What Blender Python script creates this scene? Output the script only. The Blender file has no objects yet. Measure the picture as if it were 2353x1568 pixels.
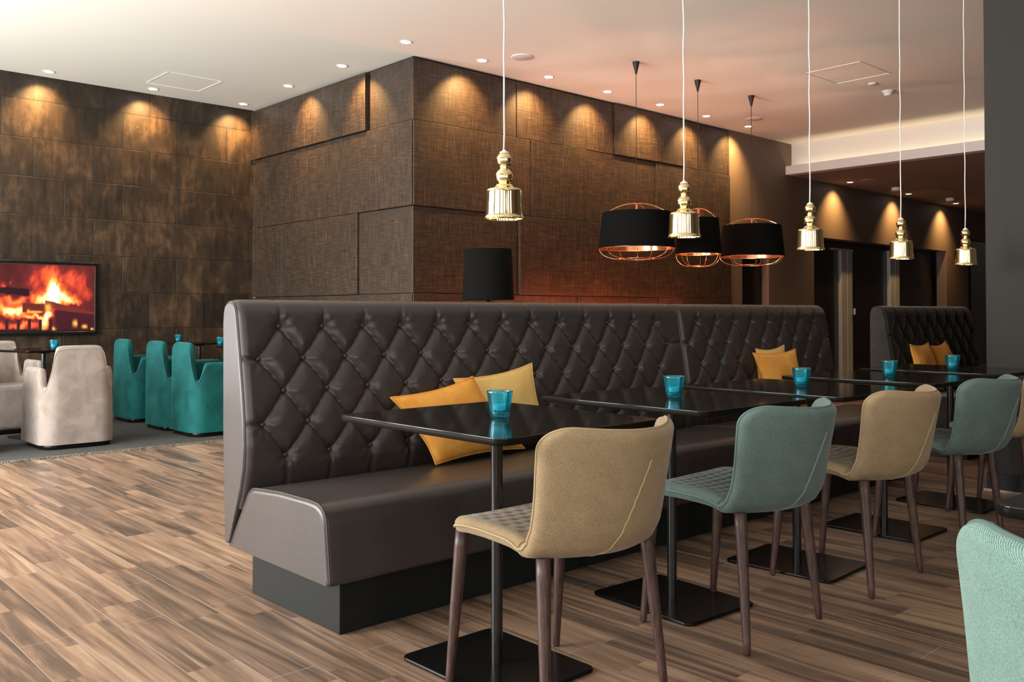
import bpy, math, random
import numpy as np
from mathutils import Vector, Matrix
random.seed(7)
PI = math.pi
S = bpy.context.scene
COL = S.collection

# ------------------------------------------------------------------ helpers
def link(o, parent=None):
    COL.objects.link(o)
    if parent is not None: o.parent = parent
    return o
def tag(o, label=None, cat=None, group=None, kind=None):
    if label: o['label'] = label
    if cat: o['category'] = cat
    if group: o['group'] = group
    if kind: o['kind'] = kind
    return o
def thing(name, label, cat, loc=(0, 0, 0), rz=0.0, group=None):
    o = bpy.data.objects.new(name, None); o.empty_display_size = .1
    o.location = loc; o.rotation_euler = (0, 0, rz); link(o)
    return tag(o, label, cat, group)
def copy_tree(o, parent=None):
    c = o.copy(); COL.objects.link(c); c.parent = parent
    for ch in list(o.children): copy_tree(ch, c)
    return c
class MB:
    def __init__(s): s.v = []; s.f = []; s.sm = []
    def add(s, vs, fs, smooth=True):
        n = len(s.v); s.v += [tuple(map(float, p)) for p in vs]
        s.f += [tuple(i + n for i in f) for f in fs]; s.sm += [smooth] * len(fs)
        return s
    def box(s, x0, y0, z0, x1, y1, z1):
        v = [(x, y, z) for z in (z0, z1) for y in (y0, y1) for x in (x0, x1)]
        return s.add(v, [(0, 2, 3, 1), (4, 5, 7, 6), (0, 1, 5, 4), (2, 6, 7, 3), (0, 4, 6, 2), (1, 3, 7, 5)], False)
    def grid(s, G, close_u=False, close_v=False, flip=False, smooth=True):
        m = len(G); n = len(G[0]); vs = [p for r in G for p in r]; fs = []
        for i in range(m if close_u else m - 1):
            for j in range(n if close_v else n - 1):
                a = i * n + j; b = i * n + (j + 1) % n; c = ((i + 1) % m) * n + (j + 1) % n; d = ((i + 1) % m) * n + j
                fs.append((a, d, c, b) if flip else (a, b, c, d))
        return s.add(vs, fs, smooth)
    def lathe(s, prof, n=32, c=(0, 0, 0), cap0=False, cap1=False, smooth=True):
        G = []
        for r, z in prof:
            G.append([(c[0] + r * math.cos(2 * PI * k / n), c[1] + r * math.sin(2 * PI * k / n), c[2] + z) for k in range(n)])
        base = len(s.v); s.grid(G, close_v=True, smooth=smooth)
        if cap0: s.f.append(tuple(base + k for k in reversed(range(n)))); s.sm.append(False)
        if cap1:
            b = base + (len(prof) - 1) * n; s.f.append(tuple(b + k for k in range(n))); s.sm.append(False)
        return s
    def tube(s, pts, r, n=8, closed=False, cap=True):
        pts = [Vector(p) for p in pts]; m = len(pts)
        rs = r if isinstance(r, (list, tuple)) else [r] * m
        G = []; nrm = None
        for i, p in enumerate(pts):
            if closed: t = pts[(i + 1) % m] - pts[i - 1]
            else: t = pts[min(i + 1, m - 1)] - pts[max(i - 1, 0)]
            t.normalize()
            if nrm is None:
                nrm = t.orthogonal().normalized()
            else:
                nrm = nrm - t * nrm.dot(t)
                nrm = nrm.normalized() if nrm.length > 1e-6 else t.orthogonal().normalized()
            b = t.cross(nrm)
            G.append([p + (nrm * math.cos(2 * PI * k / n) + b * math.sin(2 * PI * k / n)) * rs[i] for k in range(n)])
        base = len(s.v); s.grid(G, close_u=closed, close_v=True)
        if cap and not closed:
            s.f.append(tuple(base + k for k in reversed(range(n)))); s.sm.append(False)
            e = base + (m - 1) * n; s.f.append(tuple(e + k for k in range(n))); s.sm.append(False)
        return s
    def prism(s, poly, a0, a1, axis=0, smooth=False):
        # poly of 2D points swept along the axis
        def P(p, a):
            return (a, p[0], p[1]) if axis == 0 else ((p[0], a, p[1]) if axis == 1 else (p[0], p[1], a))
        n = len(poly); vs = [P(p, a0) for p in poly] + [P(p, a1) for p in poly]
        fs = [(i, (i + 1) % n, n + (i + 1) % n, n + i) for i in range(n)]
        base = len(s.v)
        s.add(vs, fs, smooth); s.add([], [], False)
        s.f.append(tuple(base + i for i in reversed(range(n)))); s.sm.append(False)
        s.f.append(tuple(base + n + i for i in range(n))); s.sm.append(False)
        return s
    def build(s, name, mat, parent=None, bevel=0, fix=True):
        me = bpy.data.meshes.new(name); me.from_pydata(s.v, [], s.f)
        me.polygons.foreach_set('use_smooth', s.sm)
        me.validate(clean_customdata=False)
        if fix:
            import bmesh
            bm = bmesh.new(); bm.from_mesh(me); bmesh.ops.recalc_face_normals(bm, faces=bm.faces); bm.to_mesh(me); bm.free()
        me.update(); me.materials.append(mat)
        o = link(bpy.data.objects.new(name, me), parent)
        if bevel:
            b = o.modifiers.new('bevel', 'BEVEL'); b.width = bevel; b.segments = 3; b.limit_method = 'ANGLE'; b.angle_limit = .6
        return o
def rrect(x0, y0, x1, y1, r, n=6):
    P = []
    for cx, cy, a in ((x1 - r, y1 - r, 0), (x0 + r, y1 - r, 90), (x0 + r, y0 + r, 180), (x1 - r, y0 + r, 270)):
        for k in range(n + 1):
            t = math.radians(a + 90 * k / n); P.append((cx + r * math.cos(t), cy + r * math.sin(t)))
    return P
def disc_slab(mb, poly, z0, z1, b):
    # plate with rounded rim: outline shrunk towards its centre
    cx = sum(p[0] for p in poly) / len(poly); cy = sum(p[1] for p in poly) / len(poly)
    hx = max(abs(p[0] - cx) for p in poly); hy = max(abs(p[1] - cy) for p in poly)
    G = []
    for z, d in ((z0, b), (z0 + b * .3, b * .3), (z0 + b, 0), (z1 - b, 0), (z1 - b * .3, b * .3), (z1, b)):
        G.append([(cx + (p[0] - cx) * (1 - d / hx), cy + (p[1] - cy) * (1 - d / hy), z) for p in poly])
    n = len(poly); base = len(mb.v); mb.grid(G, close_v=True)
    mb.f.append(tuple(base + k for k in reversed(range(n)))); mb.sm.append(False)
    e = base + 5 * n; mb.f.append(tuple(e + k for k in range(n))); mb.sm.append(False)
    return mb
def sstep(a, b, x):
    t = min(max((x - a) / (b - a), 0), 1); return t * t * (3 - 2 * t)

# ------------------------------------------------------------------ materials
class NT:
    def __init__(s, name):
        s.m = bpy.data.materials.new(name); s.m.use_nodes = True
        s.t = s.m.node_tree; s.t.nodes.clear()
        s.out = s.t.nodes.new('ShaderNodeOutputMaterial')
        s.p = s.t.nodes.new('ShaderNodeBsdfPrincipled'); s.t.links.new(s.p.outputs[0], s.out.inputs[0])
        s.co = s.t.nodes.new('ShaderNodeTexCoord').outputs['Object']
    def n(s, typ, ins=None, **kw):
        d = s.t.nodes.new('ShaderNode' + typ)
        for k, v in kw.items(): setattr(d, k, v)
        for k, v in (ins or {}).items(): s.set(d, k, v)
        return d
    def set(s, d, k, v):
        i = d.inputs[k]
        if isinstance(v, bpy.types.NodeSocket): s.t.links.new(v, i)
        else:
            if isinstance(v, tuple) and len(v) == 3 and i.type == 'RGBA': v = v + (1,)
            i.default_value = v
    def P(s, **kw):
        for k, v in kw.items(): s.set(s.p, k.replace('_', ' '), v)
        return s
    def math(s, op, a, b=0.0, c=None):
        ins = {0: a, 1: b}
        if c is not None: ins[2] = c
        return s.n('Math', ins, operation=op).outputs[0]
    def scale(s, sc, co=None, loc=(0, 0, 0), rot=(0, 0, 0)):
        return s.n('Mapping', {'Vector': co or s.co, 'Scale': sc, 'Location': loc, 'Rotation': rot}).outputs[0]
    def noise(s, scale=5, detail=3, rough=.5, co=None, dist=0):
        return s.n('TexNoise', {'Vector': co or s.co, 'Scale': float(scale), 'Detail': float(detail), 'Roughness': rough, 'Distortion': float(dist)}).outputs[0]
    def ramp(s, fac, stops):
        d = s.n('ValToRGB', {'Fac': fac}); e = d.color_ramp.elements
        while len(e) < len(stops): e.new(.5)
        for i, (p, c) in enumerate(stops):
            e[i].position = p; e[i].color = (c if isinstance(c, tuple) else (c, c, c)) + (1,)
        return d.outputs[0]
    def mix(s, fac, a, b, blend='MIX'):
        d = s.n('MixRGB', {0: fac, 1: a, 2: b}, blend_type=blend); return d.outputs[0]
    def bump(s, h, strength=.3, dist=.01):
        d = s.n('Bump', {'Height': h, 'Strength': strength, 'Distance': dist}); s.set(s.p, 'Normal', d.outputs[0]); return s
def simple(name, col, rough=.5, metal=0., spec=.5, **kw):
    t = NT(name).P(Base_Color=col, Roughness=rough, Metallic=metal)
    t.p.inputs['Specular IOR Level'].default_value = spec
    for k, v in kw.items(): t.P(**{k: v})
    return t.m
def emit(name, col, st):
    t = NT(name).P(Base_Color=(0, 0, 0)); t.p.inputs['Emission Color'].default_value = col + (1,); t.p.inputs['Emission Strength'].default_value = st
    return t.m
def tweed(name, c1, c2, sc=420, sheen=.25):
    t = NT(name)
    a = t.noise(sc, 2, .7); b = t.noise(16, 4, .6)
    w = t.n('TexWave', {'Vector': t.scale((1, 1, 1), rot=(.5, .5, .78)), 'Scale': 90., 'Distortion': 1.5, 'Detail': 1.}).outputs[1]
    f = t.math('ADD', t.math('MULTIPLY', a, .7), t.math('MULTIPLY', w, .3))
    col = t.ramp(f, [(.3, c1), (.66, c2)])
    col = t.mix(.35, col, t.ramp(b, [(.3, .55), (.7, 1.)]), 'MULTIPLY')
    t.P(Base_Color=col, Roughness=.9).bump(f, .35, .002)
    t.p.inputs['Specular IOR Level'].default_value = .15
    t.p.inputs['Sheen Weight'].default_value = sheen; t.p.inputs['Sheen Roughness'].default_value = .4
    return t.m
def velvet(name, c1, c2, sc=7, sheen=.8, tint=(1, 1, 1)):
    t = NT(name)
    b = t.noise(sc, 5, .6, dist=.6); f = t.noise(500, 1)
    t.P(Base_Color=t.ramp(b, [(.32, c1), (.62, c2)]), Roughness=.75).bump(f, .15, .001)
    t.p.inputs['Specular IOR Level'].default_value = .2
    t.p.inputs['Sheen Weight'].default_value = sheen; t.p.inputs['Sheen Roughness'].default_value = .35
    t.p.inputs['Sheen Tint'].default_value = tint + (1,)
    return t.m
def leather(name, c, rough=.31):
    t = NT(name)
    v = t.n('TexVoronoi', {'Vector': t.co, 'Scale': 260.}).outputs[0]; b = t.noise(4, 3)
    t.P(Base_Color=t.mix(b, tuple(x * .85 for x in c), tuple(x * 1.15 for x in c)), Roughness=t.math('ADD', t.math('MULTIPLY', b, .12), rough - .06)).bump(v, .12, .001)
    t.p.inputs['Specular IOR Level'].default_value = .5
    return t.m
M = {}
M['ceiling'] = simple('ceiling paint', (.88, .88, .81), .85, spec=.2)
M['fascia'] = simple('fascia paint', (.72, .70, .67), .7)
M['low_ceiling'] = simple('brown ceiling paint', (.30, .23, .20), .8, spec=.2)
M['brown_wall'] = simple('brown wall paint', (.155, .115, .085), .62)
M['dark_wall'] = simple('dark wall paint', (.050, .047, .044), .9, spec=.15)
M['black_paint'] = simple('black paint', (.006, .006, .006), .45)
M['black_panel'] = simple('black gloss panel', (.006, .005, .005), .25)
M['recess'] = simple('dark recess paint', (.012, .010, .009), .6)
M['steel'] = simple('brushed steel', (.50, .53, .54), .45, .3)
M['leather'] = leather('brown leather', (.050, .041, .038))
M['leather_end'] = leather('brown leather end', (.050, .041, .038), .31)
M['button'] = leather('button leather', (.050, .041, .038), .30)
M['leather_piping'] = leather('leather piping', (.050, .041, .038), .50)
M['plinth'] = simple('black plinth', (.011, .013, .012), .55, spec=.22)
M['tabletop'] = simple('black gloss laminate', (.008, .007, .006), .09, spec=.4)
M['edge'] = simple('black edge band', (.008, .007, .006), .3, spec=.03)
M['pole'] = simple('black lacquered metal', (.010, .010, .010), .16, spec=.7)
M['base'] = simple('black powder coat', (.005, .005, .005), .22, spec=.22)
M['beige'] = tweed('beige tweed', (.18, .125, .065), (.45, .33, .195))
M['seat_beige'] = M['beige']
M['teal'] = tweed('grey teal tweed', (.055, .085, .081), (.165, .232, .215))
M['mint'] = tweed('mint tweed', (.08, .20, .18), (.32, .47, .41))
M['piping_beige'] = simple('beige piping', (.36, .26, .14), .8)
M['piping_teal'] = simple('teal piping', (.10, .17, .155), .8)
M['thread'] = simple('yellow thread', (.55, .42, .20), .7)
M['thread_teal'] = simple('pale teal thread', (.24, .36, .34), .7)
M['orange'] = velvet('orange velvet', (.88, .36, .055), (1.0, .48, .10), 14, .3, (1, .7, .4))
M['yellow'] = velvet('yellow velvet', (.98, .60, .19), (1.0, .70, .25), 14, .25, (1, .75, .4))
M['beige_velvet'] = velvet('beige velvet', (.255, .212, .185), (.365, .315, .28), 7, .35)
M['teal_velvet'] = velvet('teal velvet', (.004, .062, .066), (.008, .115, .112), 6, .3, (.3, .9, .85))
M['brass'] = simple('polished brass', (1., .80, .42), .07, 1.)
M['copper'] = simple('polished copper', (.95, .50, .28), .18, 1.)
M['white_cord'] = simple('white cord', (.85, .84, .80), .6)
M['black_cord'] = simple('black cord', (.02, .012, .01), .6)
M['shade'] = simple('black shade fabric', (.006, .006, .006), .9, spec=.08)
M['white_plastic'] = simple('white plastic', (.75, .73, .70), .5)
M['wax'] = simple('white wax', (.80, .88, .90), .5)
M['lens'] = emit('lamp lens', (1., .84, .78), 30.)
t = NT('warm bulb glass'); e_ = t.n('Emission', {0: (1., .72, .42), 'Strength': 26.}); x_ = t.n('BsdfTransparent', {0: (1., 1., 1.)})
m_ = t.n('MixShader', {0: .25, 1: x_.outputs[0], 2: e_.outputs[0]}); t.t.links.new(m_.outputs[0], t.out.inputs[0]); M['bulb'] = t.m
M['tv_frame'] = simple('black screen frame', (.005, .005, .005), .25)
M['silver_edge'] = simple('silver edge', (.35, .33, .30), .3, 1.)
# dark stained wood of the chair legs
t = NT('dark stained wood'); g = t.noise(9, 4, .6, co=t.scale((14, 14, 1.6)))
t.P(Base_Color=t.ramp(g, [(.3, (.028, .015, .013)), (.7, (.105, .055, .044))]), Roughness=.42).bump(g, .1, .002); M['legwood'] = t.m
# blue glass
t = NT('blue glass'); tr = t.n('BsdfTransparent', {0: (.45, .92, 1.)}); gl = t.n('BsdfGlossy', {0: (.8, .95, 1.), 'Roughness': .04})
tl = t.n('BsdfTranslucent', {0: (.16, .88, 1.)}); fr = t.n('Fresnel', {'IOR': 1.5})
m1 = t.n('MixShader', {0: .30, 1: tr.outputs[0], 2: tl.outputs[0]}); m2 = t.n('MixShader', {0: t.math('ADD', fr.outputs[0], .05), 1: m1.outputs[0], 2: gl.outputs[0]})
t.t.links.new(m2.outputs[0], t.out.inputs[0]); M['blue_glass'] = t.m
# woven wall covering
t = NT('woven brown panel')
v1 = t.noise(1, 4, .8, co=t.scale((95, 95, 4))); v2 = t.noise(1, 4, .8, co=t.scale((6, 6, 120)))
b = t.noise(1.1, 3, .6)
w = t.math('ADD', t.math('MULTIPLY', v1, .55), t.math('MULTIPLY', v2, .45))
col = t.ramp(w, [(.40, (.009, .005, .003)), (.50, (.031, .019, .011)), (.60, (.095, .058, .033))])
col = t.mix(.6, col, t.ramp(b, [(.3, .6), (.7, 1.)]), 'MULTIPLY')
t.P(Base_Color=col, Roughness=.5).bump(w, .5, .004); t.p.inputs['Specular IOR Level'].default_value = .6
M['panel'] = t.m
# rusty stone tiles
t = NT('rusty stone tiles')
sp = t.n('SeparateXYZ', {0: t.co}); uv = t.n('CombineXYZ', {0: t.math('ADD', sp.outputs[0], .015), 1: t.math('ADD', sp.outputs[2], -.117), 2: 0.}).outputs[0]
br = t.n('TexBrick', {'Vector': uv, 'Color1': (.28, .28, .28), 'Color2': (1., 1., 1.), 'Mortar': (.06, .06, .06), 'Scale': 1., 'Mortar Size': .005, 'Mortar Smooth': .4, 'Bias': .1, 'Brick Width': .585, 'Row Height': .385}, offset=.5)
n1 = t.noise(1, 6, .65, co=t.scale((3.2, 1, 2.4)), dist=.35); n2 = t.noise(1, 5, .7, co=t.scale((16, 1, 4))); n3 = t.noise(38, 2, .5)
f = t.math('ADD', t.math('MULTIPLY', n1, .65), t.math('MULTIPLY', n2, .35))
col = t.ramp(f, [(.34, (.009, .0065, .004)), (.50, (.034, .0205, .011)), (.66, (.112, .068, .035))])
col = t.mix(.8, col, br.outputs[0], 'MULTIPLY')
col = t.mix(t.ramp(n3, [(.74, 0.), (.78, .6)]), col, (.35, .24, .15))
t.P(Base_Color=col, Roughness=t.ramp(n2, [(.3, .38), (.7, .62)])).bump(t.math('SUBTRACT', t.math('MULTIPLY', f, .5), t.math('MULTIPLY', br.outputs[1], 1.)), .5, .006)
M['stone'] = t.m
# plank floor: boards run along y
t = NT('plank floor')
sp = t.n('SeparateXYZ', {0: t.co}); X = sp.outputs[0]; Y = sp.outputs[1]
PW = .153
row = t.math('FLOOR', t.math('DIVIDE', t.math('ADD', X, .118), PW))
rnd = t.n('TexWhiteNoise', {'W': row}, noise_dimensions='1D').outputs[0]
half0 = t.math('FLOOR', t.math('DIVIDE', t.math('ADD', X, .118), PW / 2)); pick = t.math('GREATER_THAN', rnd, .68)
half = t.math('ADD', t.math('MULTIPLY', half0, pick), t.math('MULTIPLY', t.math('MULTIPLY', row, 2.), t.math('SUBTRACT', 1., pick)))
rndh = t.n('TexWhiteNoise', {'W': half}, noise_dimensions='1D').outputs[0]
ysh = t.math('ADD', Y, t.math('MULTIPLY', rndh, 3.))
stave = t.math('FLOOR', t.math('DIVIDE', ysh, .78))
cid = t.n('CombineXYZ', {0: half, 1: stave, 2: 0.}).outputs[0]
sv = t.n('TexWhiteNoise', {'Vector': cid}, noise_dimensions='3D').outputs[0]
off = t.n('CombineXYZ', {0: t.math('MULTIPLY', sv, 9.), 1: t.math('MULTIPLY', sv, 31.), 2: 0.}).outputs[0]
pc = t.n('VectorMath', {0: t.co, 1: off}, operation='ADD').outputs[0]
g1 = t.noise(1, 4, .6, co=t.scale((13, .75, 1), co=pc), dist=1.2); g2 = t.noise(1, 5, .7, co=t.scale((90, 4, 1), co=pc))
f = t.math('ADD', t.math('MULTIPLY', g1, .75), t.math('ADD', t.math('MULTIPLY', g2, .18), t.math('MULTIPLY', t.math('SUBTRACT', sv, .5), .13)))
col = t.ramp(f, [(.30, (.080, .058, .045)), (.40, (.150, .100, .071)), (.48, (.26, .165, .110)), (.58, (.39, .262, .175)), (.70, (.52, .38, .255))])
br = t.n('TexBrick', {'Vector': t.n('CombineXYZ', {0: Y, 1: t.math('ADD', X, .118), 2: 0.}).outputs[0], 'Scale': 1., 'Mortar Size': .0016, 'Mortar Smooth': .2, 'Brick Width': 1.2, 'Row Height': PW}, offset=.37).outputs[1]
col = t.mix(t.math('MULTIPLY', br, .75), col, (.42, .35, .29))
t.P(Base_Color=col, Roughness=t.math('ADD', t.math('MULTIPLY', g2, .15), .27)).bump(t.math('SUBTRACT', t.math('MULTIPLY', g2, .15), br), .15, .002)
t.p.inputs['Specular IOR Level'].default_value = .45
M['floor'] = t.m
# rug pile
t = NT('grey rug'); a = t.noise(220, 2, .8); b = t.noise(3, 3)
t.P(Base_Color=t.mix(.5, t.ramp(a, [(.3, (.035, .04, .038)), (.7, (.125, .13, .122))]), t.ramp(b, [(.3, .6), (.7, 1.)]), 'MULTIPLY'), Roughness=.95).bump(a, .8, .01)
M['rug'] = t.m
t = NT('speckled rug fringe'); a = t.noise(150, 1, .9)
t.P(Base_Color=t.ramp(a, [(.45, (.03, .03, .028)), (.6, (.35, .31, .25))]), Roughness=.95).bump(a, .8, .01); M['fringe'] = t.m

# ------------------------------------------------------------------ room shell
CZ = 3.45; XW = -1.8; YB = -4.2; XE = 20.
def struct(o): o['kind'] = 'structure'; return o
struct(MB().box(XW - .2, YB - .2, -.12, XE, 10.2, 0).build('floor', M['floor']))
struct(MB().box(XW - .2, YB - .2, CZ, 11.66, 10.2, CZ + .15).build('ceiling', M['ceiling']))
struct(MB().box(11.66, YB - .2, 3.0, XE, 7.0, 3.15).build('ceiling', M['low_ceiling']))
c = MB().box(11.66, YB, 3.15, 11.76, 6.79, CZ + .15); struct(c.build('trim_1', M['fascia']))
lip = MB().box(11.50, YB, 3.0, 11.52, 6.79, 3.12); lip.box(11.52, YB, 3.0, 11.66, 6.79, 3.02); struct(lip.build('trim_2', M['fascia']))
struct(MB().box(XW, 9.95, 0, 5.0, 10.15, CZ).build('wall_left', M['stone']))
# panelled block: two faces, each panel its own child
wl = struct(MB().box(5.03, 6.82, 0, 10.11, 9.95, CZ).build('wall_back', M['recess']))
def panel_x(y0, y1, z0, z1, th):     # face looking towards -x
    g = .003; MB().box(5.03 - .03 - th, y0 + g, z0 + g, 5.03, y1 - g, z1 - g).build('fabric_panel', M['panel'], wl, .004)
def panel_y(x0, x1, z0, z1, th):
    g = .003; MB().box(x0 + g, 6.82 - .03 - th, z0 + g, x1 - g, 6.82, z1 - g).build('fabric_panel', M['panel'], wl, .004)
R = [CZ - .02, 2.85, 2.05, 1.235, .42, 0]
for y0, y1, th in ((7.53, 9.05, .035), (9.05, 9.95, .035), (6.79, 7.50, .0)): panel_x(y0, y1, R[1], R[0], th)
for y0, y1, th in ((6.79, 9.95, .012),): panel_x(y0, y1, R[2], R[1], th)
for y0, y1, th in ((9.23, 9.95, .018), (7.69, 9.23, .022), (6.79, 7.69, .0)): panel_x(y0, y1, R[3], R[2], th)
for y0, y1, th in ((6.79, 8.6, .012), (8.6, 9.95, .012)): panel_x(y0, y1, R[4], R[3], th)
panel_x(6.79, 9.95, R[5], R[4], .0)
for x0, x1, th in ((5.0, 6.31, .0), (6.31, 7.82, .004), (7.82, 9.14, .03), (9.14, 10.11, .004)): panel_y(x0, x1, R[1], R[0], th)
for x0, x1, th in ((5.0, 6.5, .012), (6.5, 7.35, .016), (7.35, 8.57, .0), (8.57, 10.11, .014)): panel_y(x0, x1, R[2], R[1], th)
for x0, x1, th in ((5.0, 6.33, .0), (6.33, 10.11, .03)): panel_y(x0, x1, R[3], R[2], th)
for x0, x1, th in ((5.0, 7.21, .012), (7.21, 8.6, .022), (8.6, 10.11, .034)): panel_y(x0, x1, R[4], R[3], th)
panel_y(5.0, 10.11, R[5], R[4], .012)
# plain brown wall beside it, continuing below the low ceiling, with the openings cut out
wb = MB(); Y0 = 6.79; Y1 = 6.97
wb.box(10.11, Y0, 0, 10.40, Y1, CZ); wb.box(10.40, Y0, 1.95, 11.05, Y1, CZ); wb.box(11.05, Y0, 0, 11.66, Y1, CZ)
wb.box(11.66, Y0, 0, 12.27, Y1, 3.0); wb.box(12.27, Y0, 2.17, 17.0, Y1, 3.0); wb.box(17.0, Y0, 0, 18.0, Y1, 3.0)
wb.box(18.0, Y0, 2.45, XE, Y1, 3.0)
struct(wb.build('wall_back', M['brown_wall']))
struct(MB().box(10.35, 7.5, 0, XE, 7.6, 3.0).build('wall_back', M['recess']))
# dark service door in the first opening
dr = struct(MB().box(10.40, 6.90, 0, 11.05, 6.94, 1.95).build('door_1', M['black_panel']))
MB().box(10.52, 6.885, 0.0, 10.535, 6.90, 1.95).build('door_seam', M['dark_wall'], dr)
# lift lobby: black surround with two pairs of steel jambs
def lift(name, x0, x1):
    d = struct(MB().box(x0, 7.02, 0, x1, 7.06, 2.17).build(name, M['black_panel'])); return d
d2 = lift('door_2', 12.27, 14.5); d3 = lift('door_3', 14.5, 17.0)
for d, x in ((d2, 13.42), (d3, 15.10)):
    for k in (0, 1): MB().box(x + k * .19, 6.96, 0, x + k * .19 + .165, 7.02, 2.03 if d is d2 else 2.1).build('steel_jamb', M['steel'], d, .004)
MB().box(13.18, 6.97, 2.03, 13.83, 7.02, 2.06).build('door_head', M['steel'], d2)
MB().box(13.80, 6.93, 1.02, 13.82, 6.96, 1.12).build('door_handle', M['steel'], d2)
# pillar wall on the right
struct(MB().box(5.75, YB, 0, 6.15, 2.07, CZ).build('wall_right', M['dark_wall']))
struct(MB().box(5.735, YB, 0, 5.75, 2.07, .10).build('baseboard_right', M['black_paint']))
struct(MB().box(5.725, YB, 0, 5.735, 2.085, .008).build('trim_3', M['silver_edge']))
struct(MB().box(XE, YB, 0, XE + .2, 7.6, 3.15).build('wall_far', M['brown_wall']))
# daylight sides of the room (behind and left of the camera): piers with open window bays
WIN_L = [(-3.7, -1.5), (-1.2, 0.5), (0.8, 2.9), (3.4, 5.3), (5.6, 7.5), (7.8, 9.4)]
wf = MB(); zs0, zs1 = .25, 3.0
wf.box(XW - .2, YB, 0, XW, 10.15, zs0); wf.box(XW - .2, YB, zs1, XW, 10.15, CZ)
e = YB
for a, b in WIN_L: wf.box(XW - .2, e, zs0, XW, a, zs1); e = b
wf.box(XW - .2, e, zs0, XW, 10.15, zs1)
struct(wf.build('wall_near', M['brown_wall']))
WIN_B = [(-1.6, -.7), (-.1, .6), (1.6, 2.2)]
wf = MB(); wf.box(XW, YB - .2, 0, XE, YB, zs0); wf.box(XW, YB - .2, zs1, XE, YB, CZ); e = XW
for a, b in WIN_B: wf.box(e, YB - .2, zs0, a, YB, zs1); e = b
wf.box(e, YB - .2, zs0, XE, YB, zs1); struct(wf.build('wall_front', M['brown_wall']))
k = 0
for a, b in WIN_L:
    k += 1; m = MB()
    for y in (a, b - .05, (a + b) / 2 - .025): m.box(XW - .13, y, zs0, XW - .07, y + .05, zs1)
    for z in (zs0, zs1 - .05): m.box(XW - .13, a, z, XW - .07, b, z + .05)
    struct(m.build('window_%d' % k, M['black_paint']))
for a, b in WIN_B:
    k += 1; m = MB()
    for x in (a, b - .05, (a + b) / 2 - .025): m.box(x, YB - .13, zs0, x + .05, YB - .07, zs1)
    for z in (zs0, zs1 - .05): m.box(a, YB - .13, z, b, YB - .07, z + .05)
    struct(m.build('window_%d' % k, M['black_paint']))

# ------------------------------------------------------------------ lights
def light(name, typ, loc, energy, color, rot=(0, 0, 0), parent=None, **kw):
    l = bpy.data.lights.new(name, typ); l.energy = energy; l.color = color
    for a, v in kw.items(): setattr(l, a, v)
    o = bpy.data.objects.new(name, l); o.location = loc; o.rotation_euler = rot; link(o, parent); return o
DAY = (1., .97, .93)
for (a, b), e_ in zip(WIN_L, (44, 34, 48, 330, 370, 260)):
    light('window_daylight', 'AREA', (XW - .25, (a + b) / 2, 1.62), e_, DAY, (0, -PI / 2 - .10, 0), shape='RECTANGLE', size=2.75, size_y=b - a)
for a, b in WIN_B:
    light('window_daylight', 'AREA', ((a + b) / 2, YB - .25, 1.62), 45, DAY, (PI / 2, 0, 0), shape='RECTANGLE', size=b - a, size_y=2.75)
light('cove_strip', 'AREA', (11.59, 1.3, 3.035), 13, (1., .76, .46), (PI, 0, 0), shape='RECTANGLE', size=.05, size_y=10.8)
W = bpy.data.worlds.new('World'); S.world = W; W.use_nodes = True
W.node_tree.nodes['Background'].inputs[0].default_value = (.9, .95, 1., 1); W.node_tree.nodes['Background'].inputs[1].default_value = .6

# ------------------------------------------------------------------ downlights
WARM = (1., .56, .20)
dlp = None
def downlight(x, y, z, tilt, label, e=26, group='recessed downlights along the walls'):
    global dlp
    if dlp is None:
        r = thing('downlight', label, 'ceiling light', (x, y, z), 0, group)
        MB().lathe([(.042, -.004), (.047, -.007), (.053, -.005), (.056, 0)], 28).build('trim_ring', M['white_plastic'], r)
        MB().lathe([(.0005, -.003), (.02, -.0035), (.0425, -.004)], 28).build('lens', M['lens'], r)
        dlp = r
    else:
        r = copy_tree(dlp); r.location = (x, y, z); r['label'] = label; r['group'] = group
    dx, dy = tilt
    d = Vector((dx, dy, -1)).normalized()
    light('downlight_beam', 'SPOT', (x, y, z - .012), e, WARM, d.to_track_quat('-Z', 'Y').to_euler(), None, spot_size=math.radians(96), spot_blend=1., shadow_soft_size=.03)
lab = 'round recessed downlight over the rusty stone wall, '
for x, w in ((2.69, 'leftmost of three'), (3.72, 'middle of three'), (4.75, 'the one nearest the corner')): downlight(x, 9.70, CZ, (0, .55), lab + w, 150)
lab = 'round recessed downlight before the left panelled wall face, '
for y, w in ((8.61, 'nearest the stone wall'), (7.56, 'middle one'), (6.51, 'at the protruding corner')): downlight(4.72, y, CZ, (.6, 0) if y > 7 else (.15, .15), lab + w, 150 if y > 7 else 60)
W6 = ['first from the protruding corner', 'second from the protruding corner', 'third from the protruding corner', 'beside the left black lamp cord', 'between two black lamp cords', 'last one, beside a speaker']
for i, x in enumerate((5.60, 6.49, 7.39, 8.30, 9.20, 10.11)): downlight(x, 6.50, CZ, (0, .6), 'round recessed downlight along the long panelled wall, ' + W6[i], 180)
for x, w in ((12.85, 'nearest of three'), (14.83, 'middle of three'), (16.75, 'farthest of three')): downlight(x, 6.52, 3.0, (0, .5), 'round downlight in the low brown ceiling, ' + w, 140)

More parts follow.
